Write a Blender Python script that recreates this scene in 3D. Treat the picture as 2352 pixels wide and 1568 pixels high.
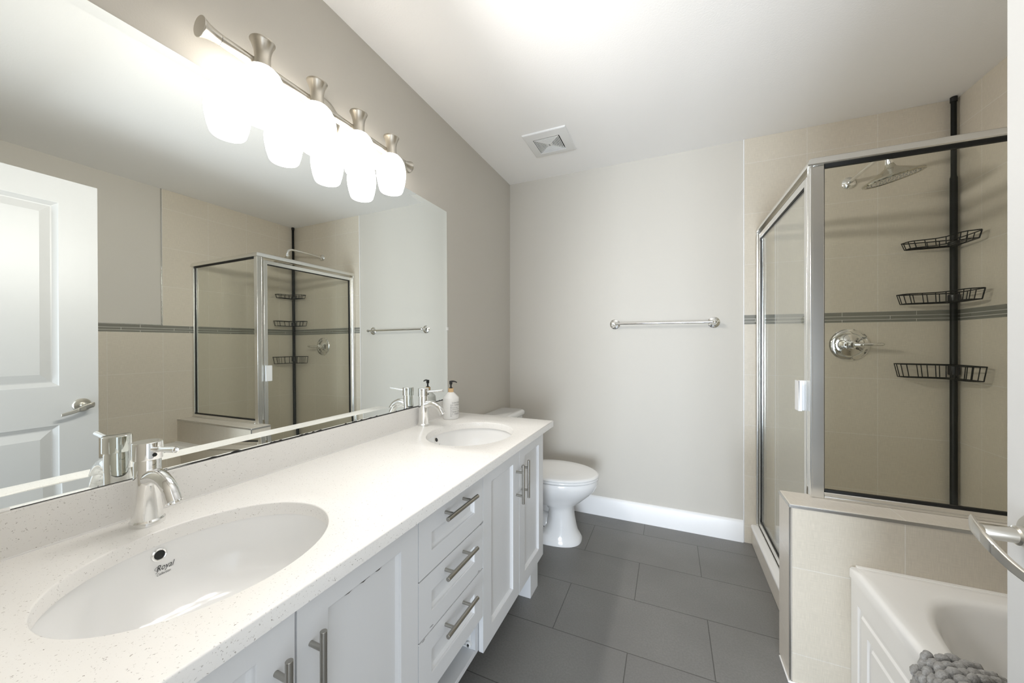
import bpy, bmesh, math, random
from mathutils import Vector, Matrix

for o in list(bpy.data.objects):
    bpy.data.objects.remove(o, do_unlink=True)
random.seed(7)
S = bpy.context.scene
COL = S.collection
PI = math.pi

# ------------------------------------------------------------------ camera
H = 1.209
F_PX, CY_PX = 830.0, 787.0
YAW = math.radians(23.586)
cam_d = bpy.data.cameras.new('camera')
cam = bpy.data.objects.new('camera', cam_d)
COL.objects.link(cam)
cam.location = (0, 0, H)
cam.rotation_euler = (PI / 2, 0, YAW)
cam_d.sensor_width = 36.0
cam_d.lens = 36.0 * F_PX / 2352.0
cam_d.shift_y = (CY_PX - 784.0) / 2352.0
cam_d.clip_start = 0.01
S.camera = cam

# ------------------------------------------------------------------ world, view, large lights
S.view_settings.view_transform = 'Standard'
S.view_settings.look = 'None'
S.view_settings.gamma = 1.0
S.view_settings.use_curve_mapping = False
S.view_settings.exposure = 1.17
S.cycles.max_bounces = 16
S.cycles.diffuse_bounces = 12
S.cycles.glossy_bounces = 8
S.cycles.transparent_max_bounces = 24
w = bpy.data.worlds.new('world')
S.world = w
w.use_nodes = True
wb = w.node_tree.nodes['Background']
wb.inputs['Color'].default_value = (0.86, 0.93, 1.0, 1)
wb.inputs['Strength'].default_value = 0.6


def area_light(name, loc, rot, sx, sy, power, color):
    d = bpy.data.lights.new(name, 'AREA')
    d.shape = 'RECTANGLE'
    d.size, d.size_y = sx, sy
    d.energy = power
    d.color = color
    o = bpy.data.objects.new(name, d)
    COL.objects.link(o)
    o.location = loc
    o.rotation_euler = rot
    return o


# daylight of the bright bedroom coming in through the open doorway behind the camera
area_light('bedroom_daylight', (0.40, -3.4, 0.75), (PI / 2 + 0.05, 0, 0.06), 1.5, 1.2, 98.0, (0.79, 0.885, 1.0))
area_light('doorway_daylight', (0.12, -0.30, 1.04), (PI / 2, 0, 0), 0.88, 1.95, 2.4, (0.84, 0.91, 1.0))
GLOBE_STRENGTH = 4.5
FILL_SPOT_POWER = 8.8  # for the spots added in front of the globes

# ------------------------------------------------------------------ room numbers (metres)
XL, XR, YB, YF, ZC = -1.143, 1.336, 2.578, 0.02, 2.44
XT = 0.4135          # where the tile starts on the back wall
ZCT = 0.809          # countertop
XFACE = -0.584       # cabinet door faces


# ------------------------------------------------------------------ materials
def nmat(name):
    m = bpy.data.materials.new(name)
    m.use_nodes = True
    return m, m.node_tree.nodes, m.node_tree.links, m.node_tree.nodes['Principled BSDF']


def plain(name, col, rough=0.5, metal=0.0, spec=0.5, coat=0.0, bump=None):
    m, N, L, b = nmat(name)
    b.inputs['Base Color'].default_value = (*col, 1)
    b.inputs['Roughness'].default_value = rough
    b.inputs['Metallic'].default_value = metal
    b.inputs['Specular IOR Level'].default_value = spec
    b.inputs['Coat Weight'].default_value = coat
    if bump:
        g = N.new('ShaderNodeNewGeometry')
        n = N.new('ShaderNodeTexNoise')
        n.inputs['Scale'].default_value = bump[0]
        n.inputs['Detail'].default_value = 4
        L.new(g.outputs['Position'], n.inputs['Vector'])
        bp = N.new('ShaderNodeBump')
        bp.inputs['Strength'].default_value = bump[1]
        bp.inputs['Distance'].default_value = 0.002
        L.new(n.outputs['Fac'], bp.inputs['Height'])
        L.new(bp.outputs['Normal'], b.inputs['Normal'])
    return m


def math_node(N, L, op, a, b=None):
    n = N.new('ShaderNodeMath')
    n.operation = op
    for i, v in enumerate((a, b)):
        if v is None:
            continue
        if isinstance(v, (int, float)):
            n.inputs[i].default_value = v
        else:
            L.new(v, n.inputs[i])
    return n.outputs[0]


def tile_mat(name, ax_u, ax_v, u0, v0, su, sv, offset, c1, c2, grout, mortar, rough, linen=True, bumpd=0.0012):
    m, N, L, b = nmat(name)
    g = N.new('ShaderNodeNewGeometry')
    sp = N.new('ShaderNodeSeparateXYZ')
    L.new(g.outputs['Position'], sp.inputs[0])
    u = math_node(N, L, 'SUBTRACT', sp.outputs[ax_u], u0)
    v = math_node(N, L, 'SUBTRACT', sp.outputs[ax_v], v0)
    cb = N.new('ShaderNodeCombineXYZ')
    L.new(u, cb.inputs[0])
    L.new(v, cb.inputs[1])
    br = N.new('ShaderNodeTexBrick')
    br.offset = offset
    br.offset_frequency = 2
    br.squash = 1.0
    br.inputs['Scale'].default_value = 1.0
    br.inputs['Brick Width'].default_value = su
    br.inputs['Row Height'].default_value = sv
    br.inputs['Mortar Size'].default_value = mortar
    br.inputs['Mortar Smooth'].default_value = 0.1
    br.inputs['Bias'].default_value = 0.0
    br.inputs['Color1'].default_value = (*c1, 1)
    br.inputs['Color2'].default_value = (*c2, 1)
    br.inputs['Mortar'].default_value = (*grout, 1)
    L.new(cb.outputs[0], br.inputs['Vector'])
    col = br.outputs['Color']
    # fine surface: woven threads or cloudy cement
    def noise(sx, sy, scale):
        mp = N.new('ShaderNodeMapping')
        mp.inputs['Scale'].default_value = (sx, sy, 1)
        L.new(cb.outputs[0], mp.inputs['Vector'])
        n = N.new('ShaderNodeTexNoise')
        n.inputs['Scale'].default_value = scale
        n.inputs['Detail'].default_value = 3
        L.new(mp.outputs['Vector'], n.inputs['Vector'])
        return n.outputs['Fac']
    if linen:
        t = math_node(N, L, 'MULTIPLY', noise(650, 28, 1.0), noise(28, 650, 1.0))
        lo, hi, a0, a1 = 0.12, 0.42, 0.90, 1.07
    else:
        t = math_node(N, L, 'MULTIPLY', noise(1, 1, 3.0), noise(1, 1, 140.0))
        lo, hi, a0, a1 = 0.12, 0.42, 0.88, 1.12
    mr = N.new('ShaderNodeMapRange')
    mr.inputs['From Min'].default_value = lo
    mr.inputs['From Max'].default_value = hi
    mr.inputs['To Min'].default_value = a0
    mr.inputs['To Max'].default_value = a1
    L.new(t, mr.inputs['Value'])
    mx = N.new('ShaderNodeVectorMath')
    mx.operation = 'SCALE'
    L.new(col, mx.inputs[0])
    L.new(mr.outputs['Result'], mx.inputs['Scale'])
    L.new(mx.outputs[0], b.inputs['Base Color'])
    b.inputs['Roughness'].default_value = rough
    h = math_node(N, L, 'MULTIPLY', br.outputs['Fac'], -1.0)
    h2 = math_node(N, L, 'MULTIPLY', t, 0.25)
    hh = math_node(N, L, 'ADD', h, h2)
    bp = N.new('ShaderNodeBump')
    bp.inputs['Strength'].default_value = 0.6
    bp.inputs['Distance'].default_value = bumpd
    L.new(hh, bp.inputs['Height'])
    L.new(bp.outputs['Normal'], b.inputs['Normal'])
    return m


def quartz_mat():
    m, N, L, b = nmat('speckled_quartz')
    g = N.new('ShaderNodeNewGeometry')
    wn = N.new('ShaderNodeTexNoise')
    wn.inputs['Scale'].default_value = 420
    L.new(g.outputs['Position'], wn.inputs['Vector'])
    wv = N.new('ShaderNodeVectorMath')
    wv.operation = 'MULTIPLY_ADD'
    wv.inputs[1].default_value = (.006, .006, .006)
    L.new(wn.outputs['Color'], wv.inputs[0])
    L.new(g.outputs['Position'], wv.inputs[2])
    def spots(scale, rmax, seed):
        mp = N.new('ShaderNodeMapping')
        mp.inputs['Location'].default_value = (seed, seed * 2.3, seed * 0.7)
        L.new(wv.outputs[0], mp.inputs['Vector'])
        v = N.new('ShaderNodeTexVoronoi')
        v.inputs['Scale'].default_value = scale
        L.new(mp.outputs['Vector'], v.inputs['Vector'])
        sc = N.new('ShaderNodeSeparateColor')
        L.new(v.outputs['Color'], sc.inputs[0])
        # a random radius per cell; most cells stay empty
        r = N.new('ShaderNodeMapRange')
        r.inputs['From Min'].default_value = 0.72
        r.inputs['From Max'].default_value = 1.0
        r.inputs['To Min'].default_value = 0.0
        r.inputs['To Max'].default_value = rmax
        L.new(sc.outputs[0], r.inputs['Value'])
        d = math_node(N, L, 'SUBTRACT', r.outputs['Result'], v.outputs['Distance'])
        f = N.new('ShaderNodeMapRange')
        f.inputs['From Min'].default_value = 0.0
        f.inputs['From Max'].default_value = 0.10
        L.new(d, f.inputs['Value'])
        return math_node(N, L, 'MULTIPLY', f.outputs['Result'], sc.outputs[1])
    a = spots(240, 0.36, 3.1)
    c = spots(460, 0.46, 9.7)
    mx = N.new('ShaderNodeMix')
    mx.data_type = 'RGBA'
    mx.inputs['A'].default_value = (0.84, 0.825, 0.80, 1)
    mx.inputs['B'].default_value = (0.36, 0.33, 0.30, 1)
    L.new(math_node(N, L, 'MAXIMUM', a, c), mx.inputs['Factor'])
    L.new(mx.outputs['Result'], b.inputs['Base Color'])
    b.inputs['Roughness'].default_value = 0.22
    return m


def glass_mat(name, tint, refl=1.0):
    """thin flat pane: straight see-through plus an angle-dependent mirror reflection"""
    m = bpy.data.materials.new(name)
    m.use_nodes = True
    N, L = m.node_tree.nodes, m.node_tree.links
    N.clear()
    out = N.new('ShaderNodeOutputMaterial')
    tr = N.new('ShaderNodeBsdfTransparent')
    tr.inputs['Color'].default_value = (*tint, 1)
    gl = N.new('ShaderNodeBsdfGlossy')
    gl.inputs['Roughness'].default_value = 0.0
    gl.inputs['Color'].default_value = (0.97, 0.98, 0.97, 1)
    lw = N.new('ShaderNodeLayerWeight')
    lw.inputs['Blend'].default_value = 0.5
    p = math_node(N, L, 'POWER', lw.outputs['Facing'], 5.0)
    p = math_node(N, L, 'MULTIPLY', p, 0.95)
    p = math_node(N, L, 'ADD', p, 0.014)
    p = math_node(N, L, 'MULTIPLY', p, refl)
    mx = N.new('ShaderNodeMixShader')
    L.new(p, mx.inputs[0])
    L.new(tr.outputs[0], mx.inputs[1])
    L.new(gl.outputs[0], mx.inputs[2])
    L.new(mx.outputs[0], out.inputs[0])
    return m


def globe_mat():
    m, N, L, b = nmat('lit_opal_glass')
    b.inputs['Base Color'].default_value = (0.9, 0.88, 0.84, 1)
    b.inputs['Roughness'].default_value = 0.25
    b.inputs['Emission Color'].default_value = (1.0, 0.962, 0.915, 1)
    b.inputs['Emission Strength'].default_value = GLOBE_STRENGTH
    return m


def mat_fabric():
    m, N, L, b = nmat('grey_chenille')
    g = N.new('ShaderNodeNewGeometry')
    n = N.new('ShaderNodeTexNoise')
    n.inputs['Scale'].default_value = 260
    n.inputs['Detail'].default_value = 5
    L.new(g.outputs['Position'], n.inputs['Vector'])
    mr = N.new('ShaderNodeMix')
    mr.data_type = 'RGBA'
    mr.inputs['A'].default_value = (0.17, 0.165, 0.155, 1)
    mr.inputs['B'].default_value = (0.42, 0.41, 0.39, 1)
    L.new(n.outputs['Fac'], mr.inputs['Factor'])
    L.new(mr.outputs['Result'], b.inputs['Base Color'])
    b.inputs['Roughness'].default_value = 0.95
    b.inputs['Sheen Weight'].default_value = 0.3
    bp = N.new('ShaderNodeBump')
    bp.inputs['Strength'].default_value = 0.9
    bp.inputs['Distance'].default_value = 0.003
    L.new(n.outputs['Fac'], bp.inputs['Height'])
    L.new(bp.outputs['Normal'], b.inputs['Normal'])
    return m


TC1, TC2, TG = (0.62, 0.566, 0.472), (0.60, 0.547, 0.455), (0.69, 0.655, 0.59)
M = dict(
    paint=plain('greige_wall_paint', (0.555, 0.528, 0.475), 0.55, bump=(240, 0.12)),
    ceiling=plain('white_ceiling_paint', (0.90, 0.89, 0.875), 0.9, bump=(150, 0.25)),
    floor=tile_mat('grey_floor_tile', 0, 1, -0.4545 - 0.605 + 0.3025, 1.472 - 0.3145 * 8, 0.605, 0.3145, 0.5,
                   (0.20, 0.196, 0.188), (0.186, 0.182, 0.175), (0.085, 0.082, 0.077), 0.0018, 0.42, linen=False),
    tile_x=tile_mat('linen_tile_back', 0, 2, XT + 0.001 - 0.3055, 1.321 - 0.305 * 5, 0.3055, 0.305, 0.0, TC1, TC2, TG, 0.0014, 0.33),
    tile_x_up=tile_mat('linen_tile_back_upper', 0, 2, XT + 0.001 - 0.3055, 1.376 - 0.305 * 5, 0.3055, 0.305, 0.0, TC1, TC2, TG, 0.0014, 0.33),
    tile_y=tile_mat('linen_tile_side', 1, 2, 1.189 - 0.3055 * 6, 1.321 - 0.305 * 5, 0.3055, 0.305, 0.0, TC1, TC2, TG, 0.0014, 0.33),
    tile_y_up=tile_mat('linen_tile_side_upper', 1, 2, 1.189 - 0.3055 * 6, 1.376 - 0.305 * 5, 0.3055, 0.305, 0.0, TC1, TC2, TG, 0.0014, 0.33),
    tile_knee=tile_mat('linen_tile_knee', 0, 2, 0.392 - 0.3055, 0.411 - 0.305 * 2, 0.3055, 0.305, 0.0, TC1, TC2, TG, 0.0014, 0.33),
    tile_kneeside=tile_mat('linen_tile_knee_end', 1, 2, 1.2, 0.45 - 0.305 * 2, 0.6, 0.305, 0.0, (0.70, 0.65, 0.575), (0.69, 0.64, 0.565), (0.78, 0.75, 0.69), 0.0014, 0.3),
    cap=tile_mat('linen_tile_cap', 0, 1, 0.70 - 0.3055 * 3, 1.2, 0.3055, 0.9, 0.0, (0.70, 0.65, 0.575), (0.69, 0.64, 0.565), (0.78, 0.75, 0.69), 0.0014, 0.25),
    mosaic=plain('grey_glass_mosaic', (0.20, 0.195, 0.165), 0.12, spec=0.6),
    grout=plain('pale_grout', (0.62, 0.60, 0.54), 0.8),
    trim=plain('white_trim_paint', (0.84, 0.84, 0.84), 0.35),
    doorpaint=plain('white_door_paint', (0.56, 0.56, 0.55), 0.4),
    quartz=quartz_mat(),
    porcelain=plain('white_porcelain', (0.85, 0.85, 0.845), 0.09),
    acrylic=plain('white_acrylic', (0.88, 0.875, 0.86), 0.16, coat=0.2),
    cabinet=plain('white_thermofoil', (0.73, 0.735, 0.74), 0.33),
    inside=plain('white_melamine', (0.66, 0.67, 0.68), 0.5),
    chip=plain('peeled_edge_shadow', (0.10, 0.09, 0.08), 0.8),
    chrome=plain('polished_chrome', (0.86, 0.86, 0.85), 0.04, 1.0),
    bell=plain('darkened_chrome', (0.55, 0.52, 0.44), 0.12, 1.0),  # chrome with the dark surroundings it mirrors put into the base colour
    nickel=plain('brushed_nickel', (0.60, 0.57, 0.51), 0.28, 1.0),
    nickel_v=plain('satin_nickel', (0.60, 0.56, 0.49), 0.30, 1.0),
    steel=plain('stainless_handle', (0.40, 0.385, 0.35), 0.3, 1.0),
    alu=plain('satin_aluminium', (0.82, 0.815, 0.79), 0.22, 1.0),
    trimmetal=plain('satin_edge_profile', (0.62, 0.61, 0.585), 0.25, 1.0),
    rubber=plain('black_gasket', (0.006, 0.006, 0.005), 0.6),
    dark=plain('dark_hole', (0.012, 0.014, 0.014), 0.35),
    blackmetal=plain('black_coated_wire', (0.003, 0.004, 0.003), 0.45, spec=0.25),
    blackplastic=plain('black_plastic', (0.012, 0.012, 0.012), 0.3),
    whiteplastic=plain('white_plastic', (0.78, 0.78, 0.77), 0.35),
    bottle=plain('white_bottle', (0.82, 0.815, 0.80), 0.35),
    wood=plain('pale_wood_collar', (0.74, 0.50, 0.26), 0.5),
    ink=plain('black_print', (0.03, 0.03, 0.03), 0.6),
    inkgrey=plain('grey_print', (0.35, 0.35, 0.35), 0.6),
    inner=plain('grille_inside', (0.02, 0.02, 0.02), 0.8),
    caulk=plain('white_caulk', (0.86, 0.855, 0.84), 0.6),
    mirror=plain('silvered_glass', (0.84, 0.865, 0.845), 0.0, 1.0),
    mirroredge=plain('mirror_black_edge', (0.01, 0.01, 0.01), 0.3),
    glass=glass_mat('clear_shower_glass', (0.98, 0.985, 0.965)),
    globe=globe_mat(),
    mat=mat_fabric(),
    floorpan=plain('shower_pan_acrylic', (0.74, 0.72, 0.68), 0.3),
    handle_clear=plain('milky_plastic', (0.82, 0.83, 0.84), 0.25),
)

# ------------------------------------------------------------------ object helpers
ROOT = {}


def root_of(o):
    while o.parent:
        o = o.parent
    return o


def finish(me, angle=35):
    me.polygons.foreach_set('use_smooth', [True] * len(me.polygons))
    me.set_sharp_from_angle(angle=math.radians(angle))


def obj(name, bm, mat, parent=None, bevel=0.0, angle=35, seg=2):
    """link a bmesh given in WORLD coordinates as one object; its origin is its thing's base"""
    off = Vector(ROOT[root_of(parent).name]) if parent else Vector((0, 0, 0))
    bmesh.ops.remove_doubles(bm, verts=bm.verts, dist=1e-5)
    bmesh.ops.recalc_face_normals(bm, faces=bm.faces)
    for v in bm.verts:
        v.co -= off
    me = bpy.data.meshes.new(name)
    bm.to_mesh(me)
    bm.free()
    finish(me, angle)
    o = bpy.data.objects.new(name, me)
    COL.objects.link(o)
    me.materials.append(M[mat])
    if parent:
        o.parent = parent
    if bevel:
        bv = o.modifiers.new('edge', 'BEVEL')
        bv.width = bevel
        bv.segments = seg
        bv.limit_method = 'ANGLE'
        bv.angle_limit = math.radians(40)
    return o


def tag(o, label, cat, group=None):
    o['label'] = label
    o['category'] = cat
    if group:
        o['group'] = group
    return o


def thing(name, label, cat, loc, group=None):
    o = bpy.data.objects.new(name, None)
    o.empty_display_size = 0.05
    COL.objects.link(o)
    o.location = loc
    ROOT[o.name] = loc
    return tag(o, label, cat, group)


def struct(name, bm, mat, bevel=0.0):
    o = obj(name, bm, mat, None, bevel)
    ROOT[o.name] = (0, 0, 0)
    o['kind'] = 'structure'
    return o


def dup(r, loc, label):
    c = r.copy()
    COL.objects.link(c)
    c.location = loc
    c['label'] = label
    ROOT[c.name] = loc
    for ch in r.children:
        d = ch.copy()
        COL.objects.link(d)
        d.parent = c
        for g in ch.children:
            e = g.copy()
            COL.objects.link(e)
            e.parent = d
    return c


def box(bm, x0, x1, y0, y1, z0, z1):
    v = [bm.verts.new((x, y, z)) for x in (x0, x1) for y in (y0, y1) for z in (z0, z1)]
    for f in ((0, 1, 3, 2), (4, 6, 7, 5), (0, 4, 5, 1), (2, 3, 7, 6), (0, 2, 6, 4), (1, 5, 7, 3)):
        bm.faces.new([v[i] for i in f])
    return bm


def B(*boxes):
    bm = bmesh.new()
    for b in boxes:
        box(bm, *b)
    return bm


def rings(bm, rs, cap0=True, cap1=True, closed=True):
    vs = [[bm.verts.new(p) for p in r] for r in rs]
    n = len(vs[0])
    for a, b in zip(vs, vs[1:]):
        for i in range(n if closed else n - 1):
            j = (i + 1) % n
            bm.faces.new((a[i], a[j], b[j], b[i]))
    if cap0:
        bm.faces.new(vs[0])
    if cap1:
        bm.faces.new(vs[-1][::-1])
    return vs


def frame_from(d):
    d = Vector(d).normalized()
    a = Vector((0, 0, 1)) if abs(d.z) < 0.9 else Vector((1, 0, 0))
    u = d.cross(a).normalized()
    return u, d.cross(u).normalized(), d


def lathe(bm, prof, origin, axis=(0, 0, 1), seg=32, cap0=True, cap1=True, scale=(1, 1)):
    u, v, d = frame_from(axis)
    if abs(Vector(axis).normalized().z) > 0.99:
        u, v, d = Vector((1, 0, 0)), Vector((0, 1, 0)), Vector((0, 0, 1)) * (1 if axis[2] > 0 else -1)
    o = Vector(origin)
    rs = []
    for r, h in prof:
        rs.append([o + d * h + (u * math.cos(t) * scale[0] + v * math.sin(t) * scale[1]) * max(r, 1e-4)
                   for t in [2 * PI * i / seg for i in range(seg)]])
    rings(bm, rs, cap0, cap1)
    return bm


def tube(bm, pts, r, seg=10, cap=True, closed=False):
    pts = [Vector(p) for p in pts]
    rad = r if isinstance(r, (list, tuple)) else [r] * len(pts)
    n = len(pts)
    prev = None
    rs = []
    for i, p in enumerate(pts):
        if closed:
            d = (pts[(i + 1) % n] - pts[i - 1]).normalized()
        else:
            d = (pts[min(i + 1, n - 1)] - pts[max(i - 1, 0)]).normalized()
        if prev is None:
            u, v, _ = frame_from(d)
        else:
            u = (prev - d * prev.dot(d))
            u = u.normalized() if u.length > 1e-6 else frame_from(d)[0]
            v = d.cross(u)
        prev = u
        rs.append([p + (u * math.cos(t) + v * math.sin(t)) * rad[i] for t in [2 * PI * k / seg for k in range(seg)]])
    if closed:
        rs.append(rs[0])
        rings(bm, rs, False, False)
    else:
        rings(bm, rs, cap, cap)
    return bm


def smooth_path(ctrl, n=8):
    """Catmull-Rom through control points"""
    c = [Vector(p) for p in ctrl]
    c = [c[0] * 2 - c[1]] + c + [c[-1] * 2 - c[-2]]
    out = []
    for i in range(1, len(c) - 2):
        for k in range(n):
            t = k / n
            a, b, d, e = c[i - 1], c[i], c[i + 1], c[i + 2]
            out.append(0.5 * ((2 * b) + (d - a) * t + (2 * a - 5 * b + 4 * d - e) * t * t + (3 * b - a - 3 * d + e) * t ** 3))
    out.append(c[-2])
    return out


def panelled(bm, xf, xb, y0, y1, z0, z1, panels, both=False):
    """slab in the YZ plane with its face at x=xf, back at x=xb; panels = (y0,y1,z0,z1,[(inset,depth)...])"""
    s = 1 if xf > xb else -1
    def face(x, sg, pans):
        ys = sorted({y0, y1, *[p[0] for p in pans], *[p[1] for p in pans]})
        zs = sorted({z0, z1, *[p[2] for p in pans], *[p[3] for p in pans]})
        for a, b in zip(ys, ys[1:]):
            for c, d in zip(zs, zs[1:]):
                if any(p[0] <= a and b <= p[1] and p[2] <= c and d <= p[3] for p in pans):
                    continue
                bm.faces.new([bm.verts.new(q) for q in ((x, a, c), (x, b, c), (x, b, d), (x, a, d))])
        for p in pans:
            rs = [[(x, p[0], p[2]), (x, p[1], p[2]), (x, p[1], p[3]), (x, p[0], p[3])]]
            for ins, dep in p[4]:
                xx = x - sg * dep
                rs.append([(xx, p[0] + ins, p[2] + ins), (xx, p[1] - ins, p[2] + ins), (xx, p[1] - ins, p[3] - ins), (xx, p[0] + ins, p[3] - ins)])
            rings(bm, rs, False, True)
    face(xf, s, panels)
    face(xb, -s, panels if both else [])
    for a, b in (((y0, z0), (y1, z0)), ((y1, z0), (y1, z1)), ((y1, z1), (y0, z1)), ((y0, z1), (y0, z0))):
        bm.faces.new([bm.verts.new(q) for q in ((xf, *a), (xf, *b), (xb, *b), (xb, *a))])
    return bm


def text_pts(body, size, shear=0.0, spacing=1.0):
    """flat letter mesh as (verts, faces) from Blender's built-in font"""
    cu = bpy.data.curves.new('lettering', 'FONT')
    cu.body = body
    cu.size = size
    cu.shear = shear
    cu.space_character = spacing
    cu.resolution_u = 4
    t = bpy.data.objects.new('lettering', cu)
    me = bpy.data.meshes.new_from_object(t)
    vs = [v.co.copy() for v in me.vertices]
    fs = [list(p.vertices) for p in me.polygons]
    bpy.data.objects.remove(t)
    bpy.data.meshes.remove(me)
    bpy.data.curves.remove(cu)
    return vs, fs


def add_mapped(bm, vs, fs, fn):
    nv = [bm.verts.new(fn(v)) for v in vs]
    for f in fs:
        try:
            bm.faces.new([nv[i] for i in f])
        except ValueError:
            pass


# ------------------------------------------------------------------ the room shell
struct('floor', B((XL - .1, XR + .1, -1.3, YB + .1, -.1, 0)), 'floor')
struct('ceiling', B((XL - .1, XR + .1, -1.3, YB + .1, ZC, ZC + .1)), 'ceiling')
struct('wall_left', B((XL - .1, XL, -.1, YB + .1, 0, ZC)), 'paint')
wback = struct('wall_back', B((XL, XR + .1, YB, YB + .1, 0, ZC)), 'paint')
wright = struct('wall_right', B((XR, XR + .1, -.1, YB, 0, ZC)), 'paint')
struct('wall_front', B((XL, -.33, -.1, YF, 0, ZC), (.575, XR, -.1, YF, 0, ZC), (-.33, .575, -.1, YF, 2.085, ZC)), 'paint')
struct('trim_1', B((-.33, -.315, -.105, YF + .004, 0, 2.085), (.56, .575, -.105, YF + .004, 0, 2.085), (-.315, .56, -.105, YF + .004, 2.07, 2.085),
                   (-.40, -.325, YF, YF + .012, 0, 2.155)), 'trim', .002)

# tile on the back wall and the right wall: 305 mm squares, a band of glass strips between
ZB0, ZB1 = 1.321, 1.376
TY = YB - .008
TX = XR - .008
obj('tile_lower', B((XT, XR, TY, YB, 0, ZB0)), 'tile_x', wback, .001)
obj('tile_upper', B((XT, XR, TY, YB, ZB1, ZC)), 'tile_x_up', wback, .001)
obj('tile_lower', B((TX, XR, YF, TY, 0, ZB0)), 'tile_y', wright, .001)
obj('tile_upper', B((TX, XR, 1.492, TY, ZB1, ZC)), 'tile_y_up', wright, .001)
obj('edge_caulk', B((XT - .005, XT, TY - .002, YB, 0, ZC)), 'trim', wback, .0015)
obj('edge_caulk', B((TX - .001, XR, 1.486, 1.492, ZB1, ZC), (TX - .001, XR, YF, 1.492, ZB1, ZB1 + .006)), 'trimmetal', wright, .001)


def strips(lo, hi, first, put):
    """three rows of long glass strips in one mesh"""
    bm = bmesh.new()
    for z0, z1, sh in ((1.355, 1.3755, 0), (1.3365, 1.352, .2), (1.3215, 1.3335, 0)):
        e = first + sh
        while e > lo:
            e -= .303
        while e < hi:
            a, b = max(e + .0015, lo), min(e + .3015, hi)
            if b - a > .004:
                put(bm, a, b, z0, z1)
            e += .303
    return bm


obj('mosaic_grout', B((XT, XR, TY + .0004, YB, ZB0, ZB1)), 'grout', wback)
obj('mosaic_band', strips(XT, TX, .876, lambda bm, a, b, z0, z1: box(bm, a, b, TY - .0008, YB, z0, z1)), 'mosaic', wback)
obj('mosaic_grout', B((TX + .0004, XR, YF, TY, ZB0, ZB1)), 'grout', wright)
obj('mosaic_band', strips(YF, TY, 1.363, lambda bm, a, b, z0, z1: box(bm, TX - .0008, XR, a, b, z0, z1)), 'mosaic', wright)

# skirting
def skirting(name, a, b, along):
    prof = [(0, 0), (.014, 0), (.014, .112), (.010, .122), (.005, .129), (0, .131)]
    bm = bmesh.new()
    if along == 'x':
        rs = [[(x, YB - p, z) for p, z in prof] for x in (a, b)]
    else:
        rs = [[(XL + p, y, z) for p, z in prof] for y in (a, b)]
    rings(bm, rs)
    return struct(name, bm, 'trim')


skirting('baseboard_back', XL, XT - .005, 'x')
skirting('baseboard_left', 1.74, YB - .014, 'y')

# half-height wall between bathtub and shower
KX, KY0, KY1, KZ = 0.392, 1.579, 1.712, 0.634
kn = struct('wall_knee', B((KX + .008, XR, KY0 + .008, KY1 - .008, 0, KZ - .009)), 'paint')
obj('tile_front', B((KX + .008, TX, KY0, KY0 + .008, 0, KZ - .009)), 'tile_knee', kn)
obj('tile_end', B((KX, KX + .008, KY0 + .003, KY1, 0, KZ - .009)), 'tile_kneeside', kn)
obj('tile_inside', B((KX + .008, TX, KY1 - .008, KY1, 0, KZ - .009)), 'tile_knee', kn)
obj('tile_cap', B((KX, TX, KY0 + .002, KY1, KZ - .009, KZ)), 'cap', kn, .0008)
obj('edge_profile', B((KX - .001, TX, KY0 - .002, KY0 + .003, KZ - .012, KZ - .001),
                      (KX - .002, KX + .003, KY0 - .001, KY1, KZ - .012, KZ - .001),
                      (KX - .001, KX + .005, KY0 - .002, KY0 + .004, 0, KZ - .012)), 'trimmetal', kn, .001)
obj('caulk_line', B((KX - .006, KX, KY0 - .002, KY1 - .02, 0, .006), (KX - .006, .55, KY0 - .007, KY0, 0, .006)), 'caulk', kn, .002)

# ------------------------------------------------------------------ open door at the right
DX, DT = 0.519, 0.033
D0, D1 = 0.055, 0.888
door = thing('door_1', 'white two-panel door with a brushed lever, standing open along the bathtub', 'door', (DX, D0, 0))
door['kind'] = 'structure'
pan = [(.003, .003), (.019, .0125), (.024, .0125), (.060, .002)]
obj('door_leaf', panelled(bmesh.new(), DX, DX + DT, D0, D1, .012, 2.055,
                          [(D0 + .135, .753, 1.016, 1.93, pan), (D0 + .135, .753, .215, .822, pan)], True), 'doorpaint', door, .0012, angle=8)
LY, LZ = .828, .91
ros = obj('rosette', lathe(bmesh.new(), [(.001, -.001), (.034, -.001), (.034, .004), (.030, .0085), (.018, .0105), (.001, .0105)], (DX, LY, LZ), (-1, 0, 0), 40), 'nickel', door)
bm = bmesh.new()
lathe(bm, [(.0145, .008), (.0145, .026), (.0115, .028), (.0115, .062), (.0108, .064)], (DX, LY, LZ), (-1, 0, 0), 28)
hb = obj('lever_hub', bm, 'nickel', door)
bm = bmesh.new()
ctrl = smooth_path([(DX - .060, LY + .028, LZ + .003), (DX - .064, LY + .008, LZ - .003), (DX - .065, LY - .022, LZ - .014), (DX - .061, LY - .052, LZ - .027), (DX - .054, LY - .084, LZ - .036)], 6)
rs = []
for i, p in enumerate(ctrl):
    t = i / (len(ctrl) - 1)
    hw = .0140 * (1 - .48 * t) * (0.55 if i == 0 else 1)
    th = .0032
    rs.append([p + Vector((sx * th, 0, sz * hw)) for sx, sz in ((-1, -.8), (-1, .8), (-.5, 1), (.5, 1), (1, .8), (1, -.8), (.5, -1), (-.5, -1))])
rings(bm, rs)
obj('lever_blade', bm, 'nickel', door, .0008)
obj('latch_plate', B((DX + .005, DX + DT - .005, D1 - .001, D1 + .001, LZ - .028, LZ + .028), (DX + .010, DX + .022, D1, D1 + .008, LZ - .008, LZ + .008)), 'nickel', door)
bm = bmesh.new()
for z in (.25, 1.05, 1.82):
    lathe(bm, [(.006, -.045), (.006, .045)], (DX - .004, D0 - .006, z), (0, 0, 1), 14)
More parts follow.
